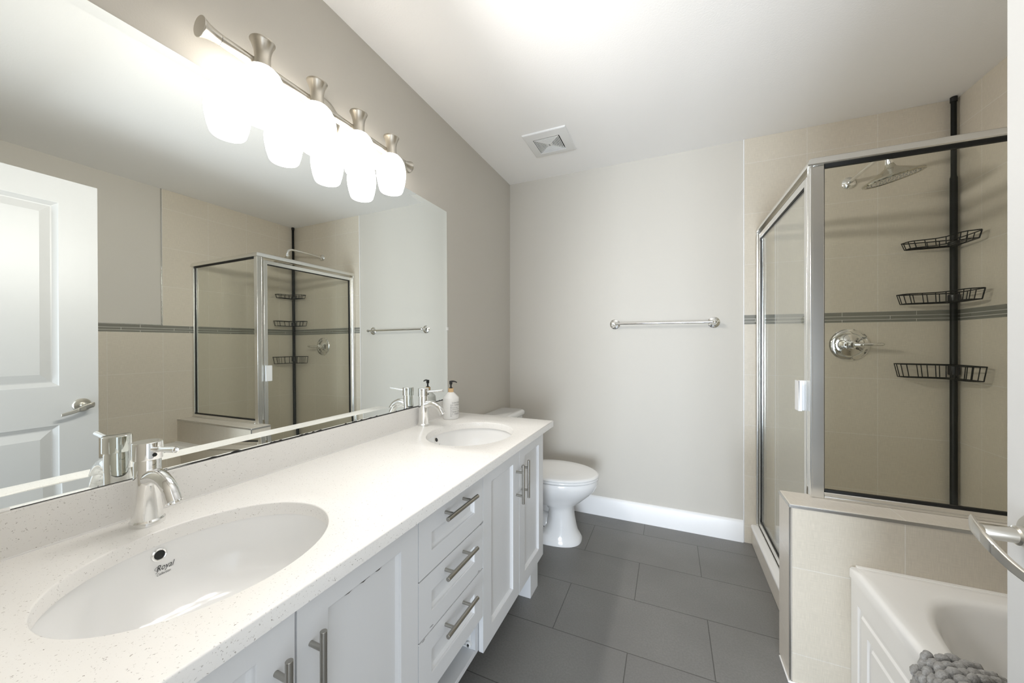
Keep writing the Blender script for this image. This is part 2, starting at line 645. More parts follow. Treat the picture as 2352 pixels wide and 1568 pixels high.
obj('hinge', bm, 'nickel', door)

# ------------------------------------------------------------------ vanity
def shaker(bm, y0, y1, z0, z1, st=.063, top=.06, bot=.058):
    return panelled(bm, XFACE, XFACE - .018, y0, y1, z0, z1,
                    [(y0 + st, y1 - st, z0 + bot, z1 - top, [(.001, .006), (.008, .0115)])])


def bar_pull(a, b, parent, r=.006):
    """straight bar handle with two posts, between points a and b on the bar axis"""
    a, b = Vector(a), Vector(b)
    bm = bmesh.new()
    c = (a + b) / 2
    d = (b - a).normalized()
    tube(bm, [a, a + d * .0006, b - d * .0006, b], [r * .9, r, r, r * .9], 20)
    for s in (-.048, .048):
        p = c + d * s
        tube(bm, [p, (XFACE - .001, p.y, p.z)], r * .78, 16)
    return obj('handle', bm, 'steel', parent)


CB0, CT = .148, .779
CK = CT - .0006     # cabinet bottom and top
XB = XL + .003


def sink_cabinet(y0, y1, seam, label, feet):
    t = thing('sink_cabinet', label, 'cabinet', ((XB + XFACE) / 2, (y0 + y1) / 2, 0), 'white vanity cabinets')
    xf = XFACE - .021
    bm = B((XB, xf, y0, y0 + .016, CB0, CK), (XB, xf, y1 - .016, y1, CB0, CK), (XB, xf, y0 + .016, y1 - .016, CB0, CB0 + .016),
           (XB, XB + .006, y0 + .016, y1 - .016, CB0 + .016, CK), (xf - .016, xf, y0 + .016, y1 - .016, CT - .05, CK))
    obj('carcass', bm, 'inside', t, .0008)
    dz0, dz1 = CB0, CT - .006
    d1 = obj('cabinet_door', shaker(bmesh.new(), y0 + .001, seam - .002, dz0, dz1), 'cabinet', t, .0018)
    d2 = obj('cabinet_door', shaker(bmesh.new(), seam + .002, y1 - .001, dz0, dz1), 'cabinet', t, .0018)
    bar_pull((XFACE + .032, seam - .034, .546), (XFACE + .032, seam - .034, .706), d1)
    bar_pull((XFACE + .032, seam + .028, .548), (XFACE + .032, seam + .028, .708), d2)
    for fx0, fx1, fy0, fy1 in feet:
        obj('foot', B((fx0, fx1, fy0, fy1, 0, CB0)), 'cabinet', t, .001)
    return t, d1, d2


Y0, Y1, Y2, Y3 = .104, .744, 1.091, 1.728
cab_l, dl1, dl2 = sink_cabinet(Y0, Y1, .417, 'white vanity cabinet under the near sink, door panel edge peeling',
                               [(-1.10, -1.04, .12, .18), (-1.10, -1.04, .68, .74), (-.66, -.60, .115, .175)])
cab_r, dr1, dr2 = sink_cabinet(Y2, Y3, 1.415, 'white vanity cabinet under the far sink, next to the toilet',
                               [(-1.10, -1.04, 1.10, 1.16), (-1.10, -1.04, 1.62, 1.70), (-.664, -.603, 1.60, 1.70)])


def peel(parent, pts, wdt, seed):
    """lifted film edge with a dark open gap under it"""
    rnd = random.Random(seed)
    bm = bmesh.new()
    up, lo = [], []
    n = 26
    for i in range(n + 1):
        t = i / n
        y = pts[0][0] + (pts[1][0] - pts[0][0]) * t
        z = pts[0][1] + (pts[1][1] - pts[0][1]) * t
        k = wdt * (.25 + .75 * abs(math.sin(i * .55 + seed)) * rnd.uniform(.5, 1)) * math.sin(PI * min(max(t, .03), .97)) ** .5
        up.append((XFACE - .0035, y, z))
        lo.append((XFACE - .0060, y, z - k))
    for a, b in ((0, 0),):
        rings(bm, [up, lo], False, False, False)
        up2 = [(p[0] - .001, p[1], p[2]) for p in up]
        lo2 = [(p[0] - .001, p[1], p[2]) for p in lo]
        rings(bm, [up2, lo2], False, False, False)
    return obj('peeled_edge', bm, 'chip', parent)


peel(dl2, ((.482, CT - .0665), (.676, CT - .0665)), .0075, 1)
peel(dr2, ((1.60, CT - .0665), (1.655, CT - .0665)), .003, 2)

dw = thing('drawer_cabinet', 'white three-drawer cabinet with open toe cubby between the two sink cabinets', 'cabinet', ((XB + XFACE) / 2, (Y1 + Y2) / 2, 0), 'white vanity cabinets')
xf = XFACE - .021
obj('carcass', B((XB, xf, Y1 + .001, Y1 + .017, CB0, CK), (XB, xf, Y2 - .017, Y2 - .001, CB0, CK), (XB, xf, Y1 + .017, Y2 - .017, CB0, CB0 + .016),
                 (XB, XB + .006, Y1 + .017, Y2 - .017, CB0 + .016, CK), (xf - .016, xf, Y1 + .017, Y2 - .017, CT - .05, CK)), 'inside', dw, .0008)
for z0, z1, hz in ((.600, .773, .729), (.444, .596, .566), (.277, .440, .410)):
    fr = obj('drawer_front', shaker(bmesh.new(), Y1 + .002, Y2 - .002, z0, z1, .056, (.072 if z1 > .7 else .052), (.053 if z1 > .7 else .049)), 'cabinet', dw, .0018)
    bar_pull((XFACE + .032, .829, hz), (XFACE + .032, .996, hz), fr)
    obj('drawer_box', B((XB + .05, xf - .001, Y1 + .032, Y2 - .032, z0 + .02, z0 + .032), (XB + .05, xf - .001, Y1 + .032, Y1 + .044, z0 + .02, z1 - .05), (XB + .05, xf - .001, Y2 - .044, Y2 - .032, z0 + .02, z1 - .05)), 'inside', dw)
bm = bmesh.new()
box(bm, -.98, -.622, Y2 - .020, Y2 - .017, .178, .214)
box(bm, -.98, -.622, Y2 - .028, Y2 - .017, .175, .180)
obj('slide_bracket', bm, 'whiteplastic', dw, .0015)
bm = bmesh.new()
lathe(bm, [(.010, 0), (.010, .009), (.008, .010)], (-.627, Y2 - .018, .184), (0, -1, 0), 18)
obj('slide_roller', bm, 'whiteplastic', dw)
obj('screw', lathe(bmesh.new(), [(.0042, 0), (.0042, .0012)], (-.627, Y2 - .028, .184), (0, -1, 0), 12), 'dark', dw)
obj('screw', lathe(bmesh.new(), [(.0032, 0), (.0032, .0012)], (-.650, Y2 - .020, .200), (0, -1, 0), 12), 'dark', dw)
obj('foot', B((-1.10, -1.04, Y1 + .05, Y1 + .11, 0, CB0)), 'cabinet', dw, .001)
obj('foot', B((-1.10, -1.04, Y2 - .11, Y2 - .05, 0, CB0)), 'cabinet', dw, .001)
for y, z, l, s in ((1.085, .600, .014, 1), (1.075, .597, .009, 2), (1.06, .448, .010, 3), (.80, .452, .012, 4), (.765, .438, .008, 5)):
    rnd = random.Random(s)
    ring = [(XFACE + .0003, y + l * math.cos(a) * rnd.uniform(.4, 1), z + .003 * math.sin(a) * rnd.uniform(.4, 1)) for a in [2 * PI * i / 9 for i in range(9)]]
    bm = bmesh.new()
    bm.faces.new([bm.verts.new(p) for p in ring])
    obj('chipped_spot', bm, 'inkgrey', dw)

# countertop with two oval cut-outs
CX0, CX1, CY0, CY1 = XL + .001, -.549, YF + .004, 1.790
SX, SA, SB = -.813, .183, .214
SINKS = (.408, 1.404)


def slab_with_holes():
    bm = bmesh.new()
    n = 96
    zt, zb = ZCT, CT
    def quad(a):
        bm.faces.new([bm.verts.new(p) for p in a])
    segs = [CY0]
    for y in SINKS:
        segs += [y - SB - .05, y + SB + .05]
    segs.append(CY1)
    r = .003
    x1 = CX1 - r
    for z, s in ((zt, 1), (zb, -1)):
        for k in range(0, 6, 2):
            a, b = segs[k], segs[k + 1]
            if k == 4:
                b = b - r if z == zt else b
            xx = x1 if z == zt else CX1
            quad([(CX0, a, z), (xx, a, z), (xx, b, z), (CX0, b, z)])
        for y in SINKS:
            lo, hi = y - SB - .05, y + SB + .05
            xx = x1 if z == zt else CX1
            inner, outer = [], []
            for i in range(n):
                t = 2 * PI * i / n
                c, q = math.cos(t), math.sin(t)
                grow = .003 if z == zt else 0.0
                inner.append((SX + (SA + grow) * c, y + (SB + grow) * q, z))
                # ray from the centre to the block's outline
                kx = ((xx - SX) if c > 0 else (SX - CX0)) / max(abs(c), 1e-9)
                ky = (hi - y) / max(abs(q), 1e-9)
                kk = min(kx, ky)
                outer.append((SX + c * kk, y + q * kk, z))
            rings(bm, [inner, outer], False, False)
            # the four corners of the block that the fan leaves out
            for cx in (CX0, xx):
                for cy in (lo, hi):
                    near = [p for p in outer if abs(p[0] - cx) < 1e-6]
                    near = min(near, key=lambda p: abs(p[1] - cy))
                    nr2 = min([p for p in outer if abs(p[1] - cy) < 1e-6], key=lambda p: abs(p[0] - cx))
                    if near != nr2:
                        quad([near, nr2, (cx, cy, z)])
    for y in SINKS:
        rs = []
        for g, z in ((.003, zt), (.0009, zt - .0009), (0, zt - .003), (0, zb)):
            rs.append([(SX + (SA + g) * math.cos(t), y + (SB + g) * math.sin(t), z) for t in [2 * PI * i / n for i in range(n)]])
        rings(bm, rs, False, False)
    # outer walls: front edge and right end with an eased top arris
    prof = [(r, zt), (r * .3, zt - r * .3), (0, zt - r), (0, zb)]
    rings(bm, [[(CX1 - i, CY0, z) for i, z in prof], [(CX1 - i, CY1 - i, z) for i, z in prof], [(CX0, CY1 - i, z) for i, z in prof]], False, False, False)
    quad([(CX0, CY0, zt), (CX1, CY0, zt), (CX1, CY0, zb), (CX0, CY0, zb)])
    quad([(CX0, CY0, zt), (CX0, CY1, zt), (CX0, CY1, zb), (CX0, CY0, zb)])
    return bm


ctop = thing('countertop', 'white speckled quartz double vanity countertop with low backsplash', 'countertop', (-.85, .9, CT))
obj('slab', slab_with_holes(), 'quartz', ctop, angle=50)
obj('backsplash', B((CX0, XL + .020, CY0, CY1, ZCT, .8955)), 'quartz', ctop, .0012)
obj('caulk_joint', B((XL + .020, XL + .0225, CY0, CY1, ZCT, ZCT + .0025)), 'caulk', ctop)

# undermount sinks
PROF = [(1.0, 0), (.992, -.02), (.975, -.045), (.945, -.07), (.885, -.095), (.78, -.118), (.60, -.135), (.38, -.144), (.18, -.148), (.09, -.150)]


def sscale(dz):
    for (s0, z0), (s1, z1) in zip(PROF, PROF[1:]):
        if z1 <= dz <= z0:
            return s0 + (s1 - s0) * (dz - z0) / (z1 - z0)
    return .1


def make_sink(y, label):
    zt = CT
    t = thing('undermount_sink', label, 'sink', (SX, y, zt), 'undermount sinks')
    A, Bb = SA + .005, SB + .005
    n = 72
    bm = bmesh.new()
    rs = [[(SX + (A + .02) * math.cos(a), y + (Bb + .02) * math.sin(a), zt - .0008) for a in [2 * PI * i / n for i in range(n)]]]
    for s, dz in PROF:
        rs.append([(SX + A * s * math.cos(a), y + Bb * s * math.sin(a), zt - .0008 + dz) for a in [2 * PI * i / n for i in range(n)]])
    vs = rings(bm, rs, False, True)
    # outer shell so the bowl has thickness
    rs2 = [rs[0], [(SX + (A + .02) * math.cos(a), y + (Bb + .02) * math.sin(a), zt - .018) for a in [2 * PI * i / n for i in range(n)]]]
    for s, dz in PROF[2:]:
        rs2.append([(SX + (A * s + .012) * math.cos(a), y + (Bb * s + .012) * math.sin(a), zt - .013 + dz) for a in [2 * PI * i / n for i in range(n)]])
    rings(bm, rs2, False, True)
    obj('bowl', bm, 'porcelain', t, angle=60)
    # overflow opening high on the wall side of the bowl
    dz = -.022
    x = SX - A * sscale(dz)
    nrm = Vector((1, 0, .22)).normalized()
    bm = bmesh.new()
    lathe(bm, [(.0092, .0010), (.0092, .0040), (.0110, .0048), (.0130, .0038), (.0142, -.002)], (x, y - .003, zt + dz), nrm, 32, False, False)
    obj('overflow_ring', bm, 'chrome', t)
    bm = bmesh.new()
    lathe(bm, [(.0094, .0022), (.0001, .0023)], (x, y - .003, zt + dz), nrm, 24, True, False)
    obj('overflow_hole', bm, 'dark', t)
    bm = bmesh.new()
    lathe(bm, [(.031, -.001), (.031, .002), (.027, .0032), (.022, .002), (.020, .0005), (.018, .006), (.001, .008)], (SX, y, zt - .151), (0, 0, 1), 32)
    obj('drain', bm, 'chrome', t)
    # maker's mark printed under the overflow
    bm = bmesh.new()
    def onbowl(yy, zz):
        d = zz - zt
        s = sscale(d)
        q = (yy - y) / (Bb * s)
        return (SX - A * s * math.sqrt(max(0, 1 - q * q)) + .0012, yy, zz)
    vs_, fs_ = text_pts('Royal', .0155, .45, 1.02)
    add_mapped(bm, vs_, fs_, lambda v: onbowl(y - .010 + v.x * .82, zt - .054 + v.y))
    vs_, fs_ = text_pts('Collection', .0068, .35, 1.0)
    add_mapped(bm, vs_, fs_, lambda v: onbowl(y - .010 + v.x * .82, zt - .063 + v.y))
    # swash before the R
    sw = [onbowl(y - .010 + a * .8, zt - .054 + b * .8) for a, b in ((-.001, -.003), (.001, -.0035), (.004, 0), (.0055, .006), (.004, .011), (.0005, .010), (-.002, .006), (0, .003))]
    tube(bm, smooth_path(sw, 5), .0003, 6)
    obj('printed_mark', bm, 'ink', t)
    return t


sink1 = make_sink(SINKS[0], 'oval white undermount sink nearest the camera, printed mark below its overflow')
dup(sink1, (SX, SINKS[1], CT), 'oval white undermount sink at the far end beside the soap bottle')


def make_faucet(x, y, label):
    t = thing('basin_faucet', label, 'faucet', (x, y, ZCT), 'chrome basin faucets')
    z = ZCT
    bm = bmesh.new()
    lathe(bm, [(.0295, 0), (.0300, .004), (.0295, .009), (.0265, .0125), (.0258, .020), (.0240, .055), (.0230, .095), (.0228, .138), (.0220, .1395), (.0220, .143)], (x, y, z), (0, 0, 1), 48)
    obj('body', bm, 'chrome', t, angle=30)
    bm = bmesh.new()
    pts = smooth_path([(x + .004, y, z + .099), (x + .036, y, z + .109), (x + .064, y, z + .106), (x + .090, y, z + .092), (x + .106, y, z + .071)], 8)
    tube(bm, pts, [.0185 - .0045 * min(1, i / 18) for i in range(len(pts))], 28)
    obj('spout', bm, 'chrome', t, angle=60)
    d = (pts[-1] - pts[-3]).normalized()
    bm = bmesh.new()
    lathe(bm, [(.0142, -.006), (.0144, .0), (.0142, .0085), (.0125, .0088), (.0115, .004), (.001, .004)], pts[-1] - d * .002, d, 28)
    obj('aerator', bm, 'chrome', t)
    bm = bmesh.new()
    lathe(bm, [(.0225, .1425), (.0258, .1432), (.0260, .146), (.0258, .180), (.0248, .1812), (.001, .1816)], (x, y, z), (0, 0, 1), 48)
    obj('cap', bm, 'chrome', t, angle=30)
    bm = bmesh.new()
    a = Vector((x + .020, y, z + .166))
    dv = Vector((1, .02, .10)).normalized()
    lathe(bm, [(.0050, 0), (.0056, .02), (.0066, .088), (.0064, .092), (.0048, .0925), (.0044, .086), (.0005, .086)], a, dv, 24)
    obj('lever', bm, 'chrome', t, angle=40)
    bm = bmesh.new()
    lathe(bm, [(.0042, 0), (.0042, .0013), (.0001, .0014)], (x + .0250, y + .002, z + .154), (1, 0, 0), 16, True, False)
    obj('set_screw', bm, 'dark', t)
    return t


fa = make_faucet(-1.064, .412, 'chrome single-lever faucet at the near sink')
dup(fa, (-1.090, 1.428, ZCT), 'chrome single-lever faucet at the far sink, beside the soap bottle')

# soap bottle
BX, BY, BR = -1.062, 1.624, .0415
sb = thing('soap_dispenser', 'white pump bottle of hand soap with pale wood collar by the far sink', 'soap dispenser', (BX, BY, ZCT))
obj('bottle', lathe(bmesh.new(), [(.037, 0), (.0405, .003), (BR, .009), (BR, .108), (.0405, .113), (.020, .134), (.0165, .137), (.0145, .14)], (BX, BY, ZCT), (0, 0, 1), 48), 'bottle', sb, angle=50)
obj('collar', lathe(bmesh.new(), [(.0135, .136), (.0140, .137), (.0140, .159), (.0132, .160)], (BX, BY, ZCT), (0, 0, 1), 32), 'wood', sb)
pd = Vector((.97, .25, 0)).normalized()
bm = bmesh.new()
lathe(bm, [(.0095, .159), (.0095, .163), (.0045, .165), (.0042, .178), (.0078, .181), (.0085, .194), (.0080, .1985), (.001, .199)], (BX, BY, ZCT), (0, 0, 1), 24)
pz = Vector((BX, BY, ZCT))
tube(bm, smooth_path([pz + Vector((0, 0, .195)), pz + pd * .014 + Vector((0, 0, .1965)), pz + pd * .026 + Vector((0, 0, .194)), pz + pd * .033 + Vector((0, 0, .190))], 5), [.0050, .0050, .0048, .0046, .0044, .0042, .004, .0038, .0036, .0034, .0033, .0032, .0031, .003, .003, .003], 12)
obj('pump', bm, 'blackplastic', sb)
bm = bmesh.new()
th0 = math.atan2(-BY, -BX)      # towards the doorway
def wrap(px, pz_):
    a = th0 + px / BR
    return (BX + (BR + .0003) * math.cos(a), BY + (BR + .0003) * math.sin(a), ZCT + pz_)
for s, size, px, z in (('COCONUT', .0108, .0075, .084), ('+ VANILLA', .0108, .0075, .073), ('hand soap', .0074, .0075, .060), ('savon \u00e0 mains', .0074, .0075, .0515),
                       ('NOIX DE COCO', .0100, .0075, .0375), ('+ VANILLE', .0100, .0075, .0275)):
    vs_, fs_ = text_pts(s, size, 0, 1.08)
    add_mapped(bm, vs_, fs_, lambda v: wrap(px + v.x, z + v.y))
vs_, fs_ = text_pts('SOAP CULTURE #1', .0072, 0, 1.08)
add_mapped(bm, vs_, fs_, lambda v: wrap(.0025 - v.y, .0165 + v.x))
for z in (.069, .0465, .0245):
    rings(bm, [[wrap(.0075 + .0022 * i, z) for i in range(20)], [wrap(.0075 + .0022 * i, z + .0004) for i in range(20)]], False, False, False)
rings(bm, [[wrap(.0052, .016 + .004 * i) for i in range(21)], [wrap(.0056, .016 + .004 * i) for i in range(21)]], False, False, False)
obj('printed_label', bm, 'ink', sb)

# ------------------------------------------------------------------ mirror with bevelled border
MY0, MY1, MZ0, MZ1 = .100, 1.703, .8975, 1.940
MN = Vector((1, .0016, .0066))
MO = Vector((XL + .0061, 1.0, H))


def mx_(y, z):
    return MO.x - (MN.y * (y - MO.y) + MN.z * (z - MO.z))


mir = thing('wall_mirror', 'large frameless wall mirror with slanted border above the two sinks', 'mirror', (XL, (MY0 + MY1) / 2, MZ0))
bw, bo = .026, .0012
inn = [(mx_(y, z), y, z) for y, z in ((MY0 + bw, MZ0 + bw), (MY1 - bw, MZ0 + bw), (MY1 - bw, MZ1 - bw), (MY0 + bw, MZ1 - bw))]
out = [(mx_(y, z) + bo, y, z) for y, z in ((MY0, MZ0), (MY1, MZ0), (MY1, MZ1), (MY0, MZ1))]
bm = bmesh.new()
rings(bm, [out, inn], False, True)
obj('mirror_glass', bm, 'mirror', mir, angle=.5)
bm = bmesh.new()
rings(bm, [[(XL + .0002, p[1], p[2]) for p in out], [(p[0] - .0002, p[1], p[2]) for p in out]], True, False)
box(bm, XL + .006, mx_(.9, MZ0) + bo + .0006, MY0, MY1, MZ0 - .001, MZ0 + .0022)
rnd = random.Random(11)
for i in range(26):
    y = MY0 + .05 + rnd.random() * (MY1 - MY0 - .1)
    wd_ = rnd.uniform(.004, .014)
    ring = [(mx_(y, MZ0) + bo + .0004, y + wd_ * math.cos(a), MZ0 + .0015 + rnd.uniform(.0015, .004) * math.sin(a)) for a in [PI * k / 6 for k in range(7)]]
    bm.faces.new([bm.verts.new(p) for p in ring])
obj('mirror_edge', bm, 'mirroredge', mir)
for y, z in ((MY1 - .004, 1.287),):
    obj('mirror_clip', B((XL, XL + .010, y - .004, y + .010, z - .009, z + .009)), 'whiteplastic', mir, .002)
bm = bmesh.new()
tube(bm, smooth_path([(XL + .012, .14, .925), (XL + .013, .175, .911), (XL + .014, .197, .904), (XL + .013, .225, .8995), (XL + .012, .243, .8975)], 5), [.010] * 6 + [.009] * 5 + [.007] * 5 + [.004] * 5, 10)
obj('caulk_smear', bm, 'caulk', mir)

# ------------------------------------------------------------------ vanity light
GX, GZ = -1.060, 1.911
GY = (.657, .830, 1.003, 1.175)
BRX, BRZ = -1.082, 2.004
vl = thing('vanity_light', 'brushed nickel bar light with four lit white globe shades over the mirror', 'wall light', (XL, .916, 2.0))
obj('wall_plate', lathe(bmesh.new(), [(.001, 0), (.068, 0), (.068, .006), (.060, .017), (.044, .024), (.001, .026)], (XL, .916, 2.020), (1, 0, 0), 48), 'nickel', vl)
bm = bmesh.new()
lathe(bm, [(.0145, .562 - .916), (.0145, 1.270 - .916)], (BRX, .916, BRZ), (0, 1, 0), 32)
lathe(bm, [(.012, 0), (.012, .05)], (XL + .02, .916, 2.015), (1, 0, -.2), 20)
obj('crossbar', bm, 'nickel', vl)
for s, y in ((-1, .562), (1, 1.270)):
    bm = bmesh.new()
    lathe(bm, [(.0120, -.002), (.0120, .0012)], (BRX, y, BRZ), (0, s, 0), 32)
    obj('joint_ring', bm, 'rubber', vl)
    bm = bmesh.new()
    lathe(bm, [(.0150, .001), (.0152, .008), (.0168, .018), (.0200, .030), (.0245, .040), (.0265, .044), (.0262, .0450), (.001, .0452)], (BRX, y, BRZ), (0, s, 0), 40)
    obj('end_finial', bm, 'nickel', vl, angle=50)
for y in GY:
    bm = bmesh.new()
    lathe(bm, [(.0235, .070), (.0225, .078), (.0205, .092), (.0198, .105), (.0208, .118), (.0240, .132), (.0285, .144), (.0315, .1495), (.0310, .1510), (.0240, .1490), (.001, .1480)], (GX, y, GZ), (0, 0, 1), 40)
    cup = obj('shade_holder', bm, 'nickel_v', vl, angle=50)
    bm = bmesh.new()
    lathe(bm, [(.001, -.079), (.0360, -.0785), (.0415, -.0765), (.0455, -.071), (.0515, -.050), (.0565, -.024), (.0585, 0), (.0570, .022), (.0520, .043), (.0435, .060), (.0330, .071), (.0230, .076), (.001, .077)], (GX, y, GZ), (0, 0, 1), 40)
    obj('globe_shade', bm, 'globe', vl, angle=80)
    ld = bpy.data.lights.new('globe_fill_spot', 'SPOT')  # added spot ahead of the globe, throws light into the room, sparing the wall
    ld.energy = FILL_SPOT_POWER
    ld.color = (1.0, 0.968, 0.93)
    ld.spot_size = math.radians(176)
    ld.spot_blend = 0.8
    ld.shadow_soft_size = 0.045
    lo = bpy.data.objects.new('globe_fill_spot', ld)
    COL.objects.link(lo)
    lo.location = (GX + .062, y, GZ - .012)
    lo.rotation_euler = (0, -PI / 2 + .34, 0)

# ------------------------------------------------------------------ ceiling exhaust grille
FX, FY, FS = -.675, 2.124, .132
fan = thing('exhaust_fan_grille', 'square white exhaust fan cover with concentric slats on the ceiling', 'vent', (FX, FY, ZC))
def sq(h, z):
    return [(FX - h, FY - h, z), (FX + h, FY - h, z), (FX + h, FY + h, z), (FX - h, FY + h, z)]
bm = bmesh.new()
rings(bm, [sq(FS, ZC), sq(FS, ZC - .006), sq(FS - .004, ZC - .009), sq(.083, ZC - .018), sq(.081, ZC - .016), sq(.081, ZC - .002)], False, False)
obj('cover_frame', bm, 'whiteplastic', fan, angle=20)
obj('grille_back', B((FX - .082, FX + .082, FY - .082, FY + .082, ZC - .003, ZC - .001)), 'inner', fan)
bm = bmesh.new()
for k in range(7):
    h = .0755 - k * .0085
    rings(bm, [sq(h, ZC - .017), sq(h - .0042, ZC - .0185), sq(h - .0062, ZC - .006), sq(h - .0040, ZC - .006), sq(h, ZC - .017)], False, False)
rings(bm, [sq(.0165, ZC - .004), sq(.0165, ZC - .018)], False, True)
for s in (-1, 1):
    for q in (-1, 1):
        tube(bm, [(FX + s * .016, FY + q * .016, ZC - .012), (FX + s * .080, FY + q * .080, ZC - .012)], .0016, 6)
obj('slats', bm, 'whiteplastic', fan, angle=20)
obj('centre_emblem', B((FX - .004, FX + .004, FY - .009, FY + .009, ZC - .0186, ZC - .018)), 'inkgrey', fan)

# ------------------------------------------------------------------ towel bar
tb = thing('towel_bar', 'straight chrome towel bar on round posts on the grey back wall', 'towel bar', (-.04, YB, 1.337))
TZ, TL = 1.337, (-.347, .252)
for x in TL:
    bm = bmesh.new()
    lathe(bm, [(.001, 0), (.034, 0), (.034, .004), (.0305, .006), (.0305, .009), (.025, .011), (.0185, .013), (.0155, .018), (.0105, .024), (.0095, .050), (.0125, .054), (.0145, .061), (.0140, .070), (.0100, .076), (.001, .079)], (x, YB, TZ), (0, -1, 0), 36)
    obj('post', bm, 'chrome', tb, angle=30)
bm = bmesh.new()
tube(bm, [(TL[0], YB - .063, TZ), (TL[1], YB - .063, TZ)], .0082, 20)
obj('bar', bm, 'chrome', tb)

# ------------------------------------------------------------------ toilet
TYC = 2.185
toi = thing('toilet', 'white two-piece toilet with closed lid beyond the vanity', 'toilet', (XL + .4, TYC, 0))


def egg(uc, uf, ub, hw, z, n=48, p=2.0):
    r = []
    for i in range(n):
        t = 2 * PI * i / n
        c, s = math.cos(t), math.sin(t)
        e = 2 / p
        cc = math.copysign(abs(c) ** e, c)
        ss = math.copysign(abs(s) ** e, s)
        r.append((XL + uc + (uf - uc if c > 0 else uc - ub) * cc, TYC + hw * ss, z))
    return r


bm = bmesh.new()
rings(bm, [egg(.43, .650, .19, .122, 0, p=2.6), egg(.43, .650, .19, .122, .012, p=2.6), egg(.45, .640, .22, .112, .030, p=2.5), egg(.50, .625, .40, .100, .055, p=2.3), egg(.52, .616, .43, .094, .09, p=2.2),
           egg(.525, .606, .445, .088, .14, p=2.2), egg(.525, .600, .445, .086, .19, p=2.2), egg(.515, .612, .42, .094, .218), egg(.46, .650, .25, .125, .246), egg(.46, .700, .17, .155, .290),
           egg(.47, .732, .13, .174, .325), egg(.48, .747, .10, .182, .355), egg(.48, .748, .08, .184, .378), egg(.48, .744, .08, .180, .386)])
obj('bowl', bm, 'porcelain', toi, angle=60)
bm = bmesh.new()
tube(bm, smooth_path([(XL + .46, TYC, .205), (XL + .37, TYC, .205), (XL + .29, TYC, .165), (XL + .30, TYC, .105), (XL + .40, TYC, .095), (XL + .43, TYC, .07), (XL + .34, TYC, .035)], 6), .058, 18)
obj('trapway', bm, 'porcelain', toi, angle=60)
bm = bmesh.new()
rings(bm, [egg(.49, .748, .27, .180, .388), egg(.49, .753, .265, .185, .392), egg(.49, .753, .265, .185, .400), egg(.49, .750, .268, .182, .404)])
obj('seat', bm, 'porcelain', toi, angle=60)
bm = bmesh.new()
rings(bm, [egg(.49, .748, .255, .181, .4065), egg(.49, .754, .25, .187, .4095), egg(.49, .752, .25, .185, .416), egg(.49, .735, .26, .170, .4205), egg(.49, .65, .32, .11, .4245), egg(.49, .52, .45, .02, .4255)])
obj('lid', bm, 'porcelain', toi, angle=60)
for q in (-.07, .07):
    obj('seat_hinge', B((XL + .225, XL + .262, TYC + q - .015, TYC + q + .015, .386, .418)), 'porcelain', toi, .006)


def rbox(bm, x0, x1, y0, y1, zs, r, n=6):
    """box with rounded vertical edges, one ring per (z, inset)"""
    rs = []
    for z, ins in zs:
        ring = []
        for cx, cy, a0 in ((x1, y1, 0), (x0, y1, 90), (x0, y0, 180), (x1, y0, 270)):
            sx = -1 if cx == x1 else 1
            sy = -1 if cy == y1 else 1
            for k in range(n + 1):
                a = math.radians(a0 + 90 * k / n)
                ring.append((cx + sx * (r + ins) + r * math.cos(a), cy + sy * (r + ins) + r * math.sin(a), z))
        rs.append(ring)
    rings(bm, rs)
    return bm


obj('tank', rbox(bmesh.new(), XL + .012, XL + .188, TYC - .215, TYC + .215, [(.380, .02), (.395, .008), (.55, .003), (.702, 0)], .035), 'porcelain', toi, angle=60)
obj('tank_lid', rbox(bmesh.new(), XL + .006, XL + .200, TYC - .228, TYC + .228, [(.702, .004), (.708, 0), (.724, 0), (.732, .004), (.736, .012)], .035), 'porcelain', toi, angle=60)
bm = bmesh.new()
lathe(bm, [(.014, 0), (.014, .008), (.006, .012), (.006, .02)], (XL + .187, TYC - .15, .655), (1, 0, 0), 20)
tube(bm, [(XL + .205, TYC - .155, .655), (XL + .207, TYC - .09, .645)], .006, 12)
obj('flush_lever', bm, 'chrome', toi)

# ------------------------------------------------------------------ shower
pan_t = thing('shower_tray', 'low shower tray with tiled curb and white sill under the glass door', 'shower tray', (.9, 2.15, 0))
obj('pan', B((.535, TX - .001, KY1 + .001, TY - .001, 0, .035)), 'floorpan', pan_t, .004)
obj('curb', B((.452, .535, KY1 + .001, TY - .001, 0, .098)), 'tile_kneeside', pan_t, .002)
bm = bmesh.new()
prof = [(.448, .098), (.446, .106), (.449, .114), (.456, .118), (.530, .116), (.538, .110), (.538, .098)]
rings(bm, [[(x, KY1 + .001, z) for x, z in prof], [(x, TY - .001, z) for x, z in prof]])
obj('sill', bm, 'caulk', pan_t, angle=50)

PY0, PY1 = 1.682, 1.712
EX0, EX1 = .482, .514
ZH0, ZH1 = 1.866, 1.897
enc = thing('shower_enclosure', 'silver framed glass shower enclosure with hinged door on the half wall', 'shower enclosure', (.9, 1.7, KZ))
hx, hy = EX0 - .012, PY0 - .012
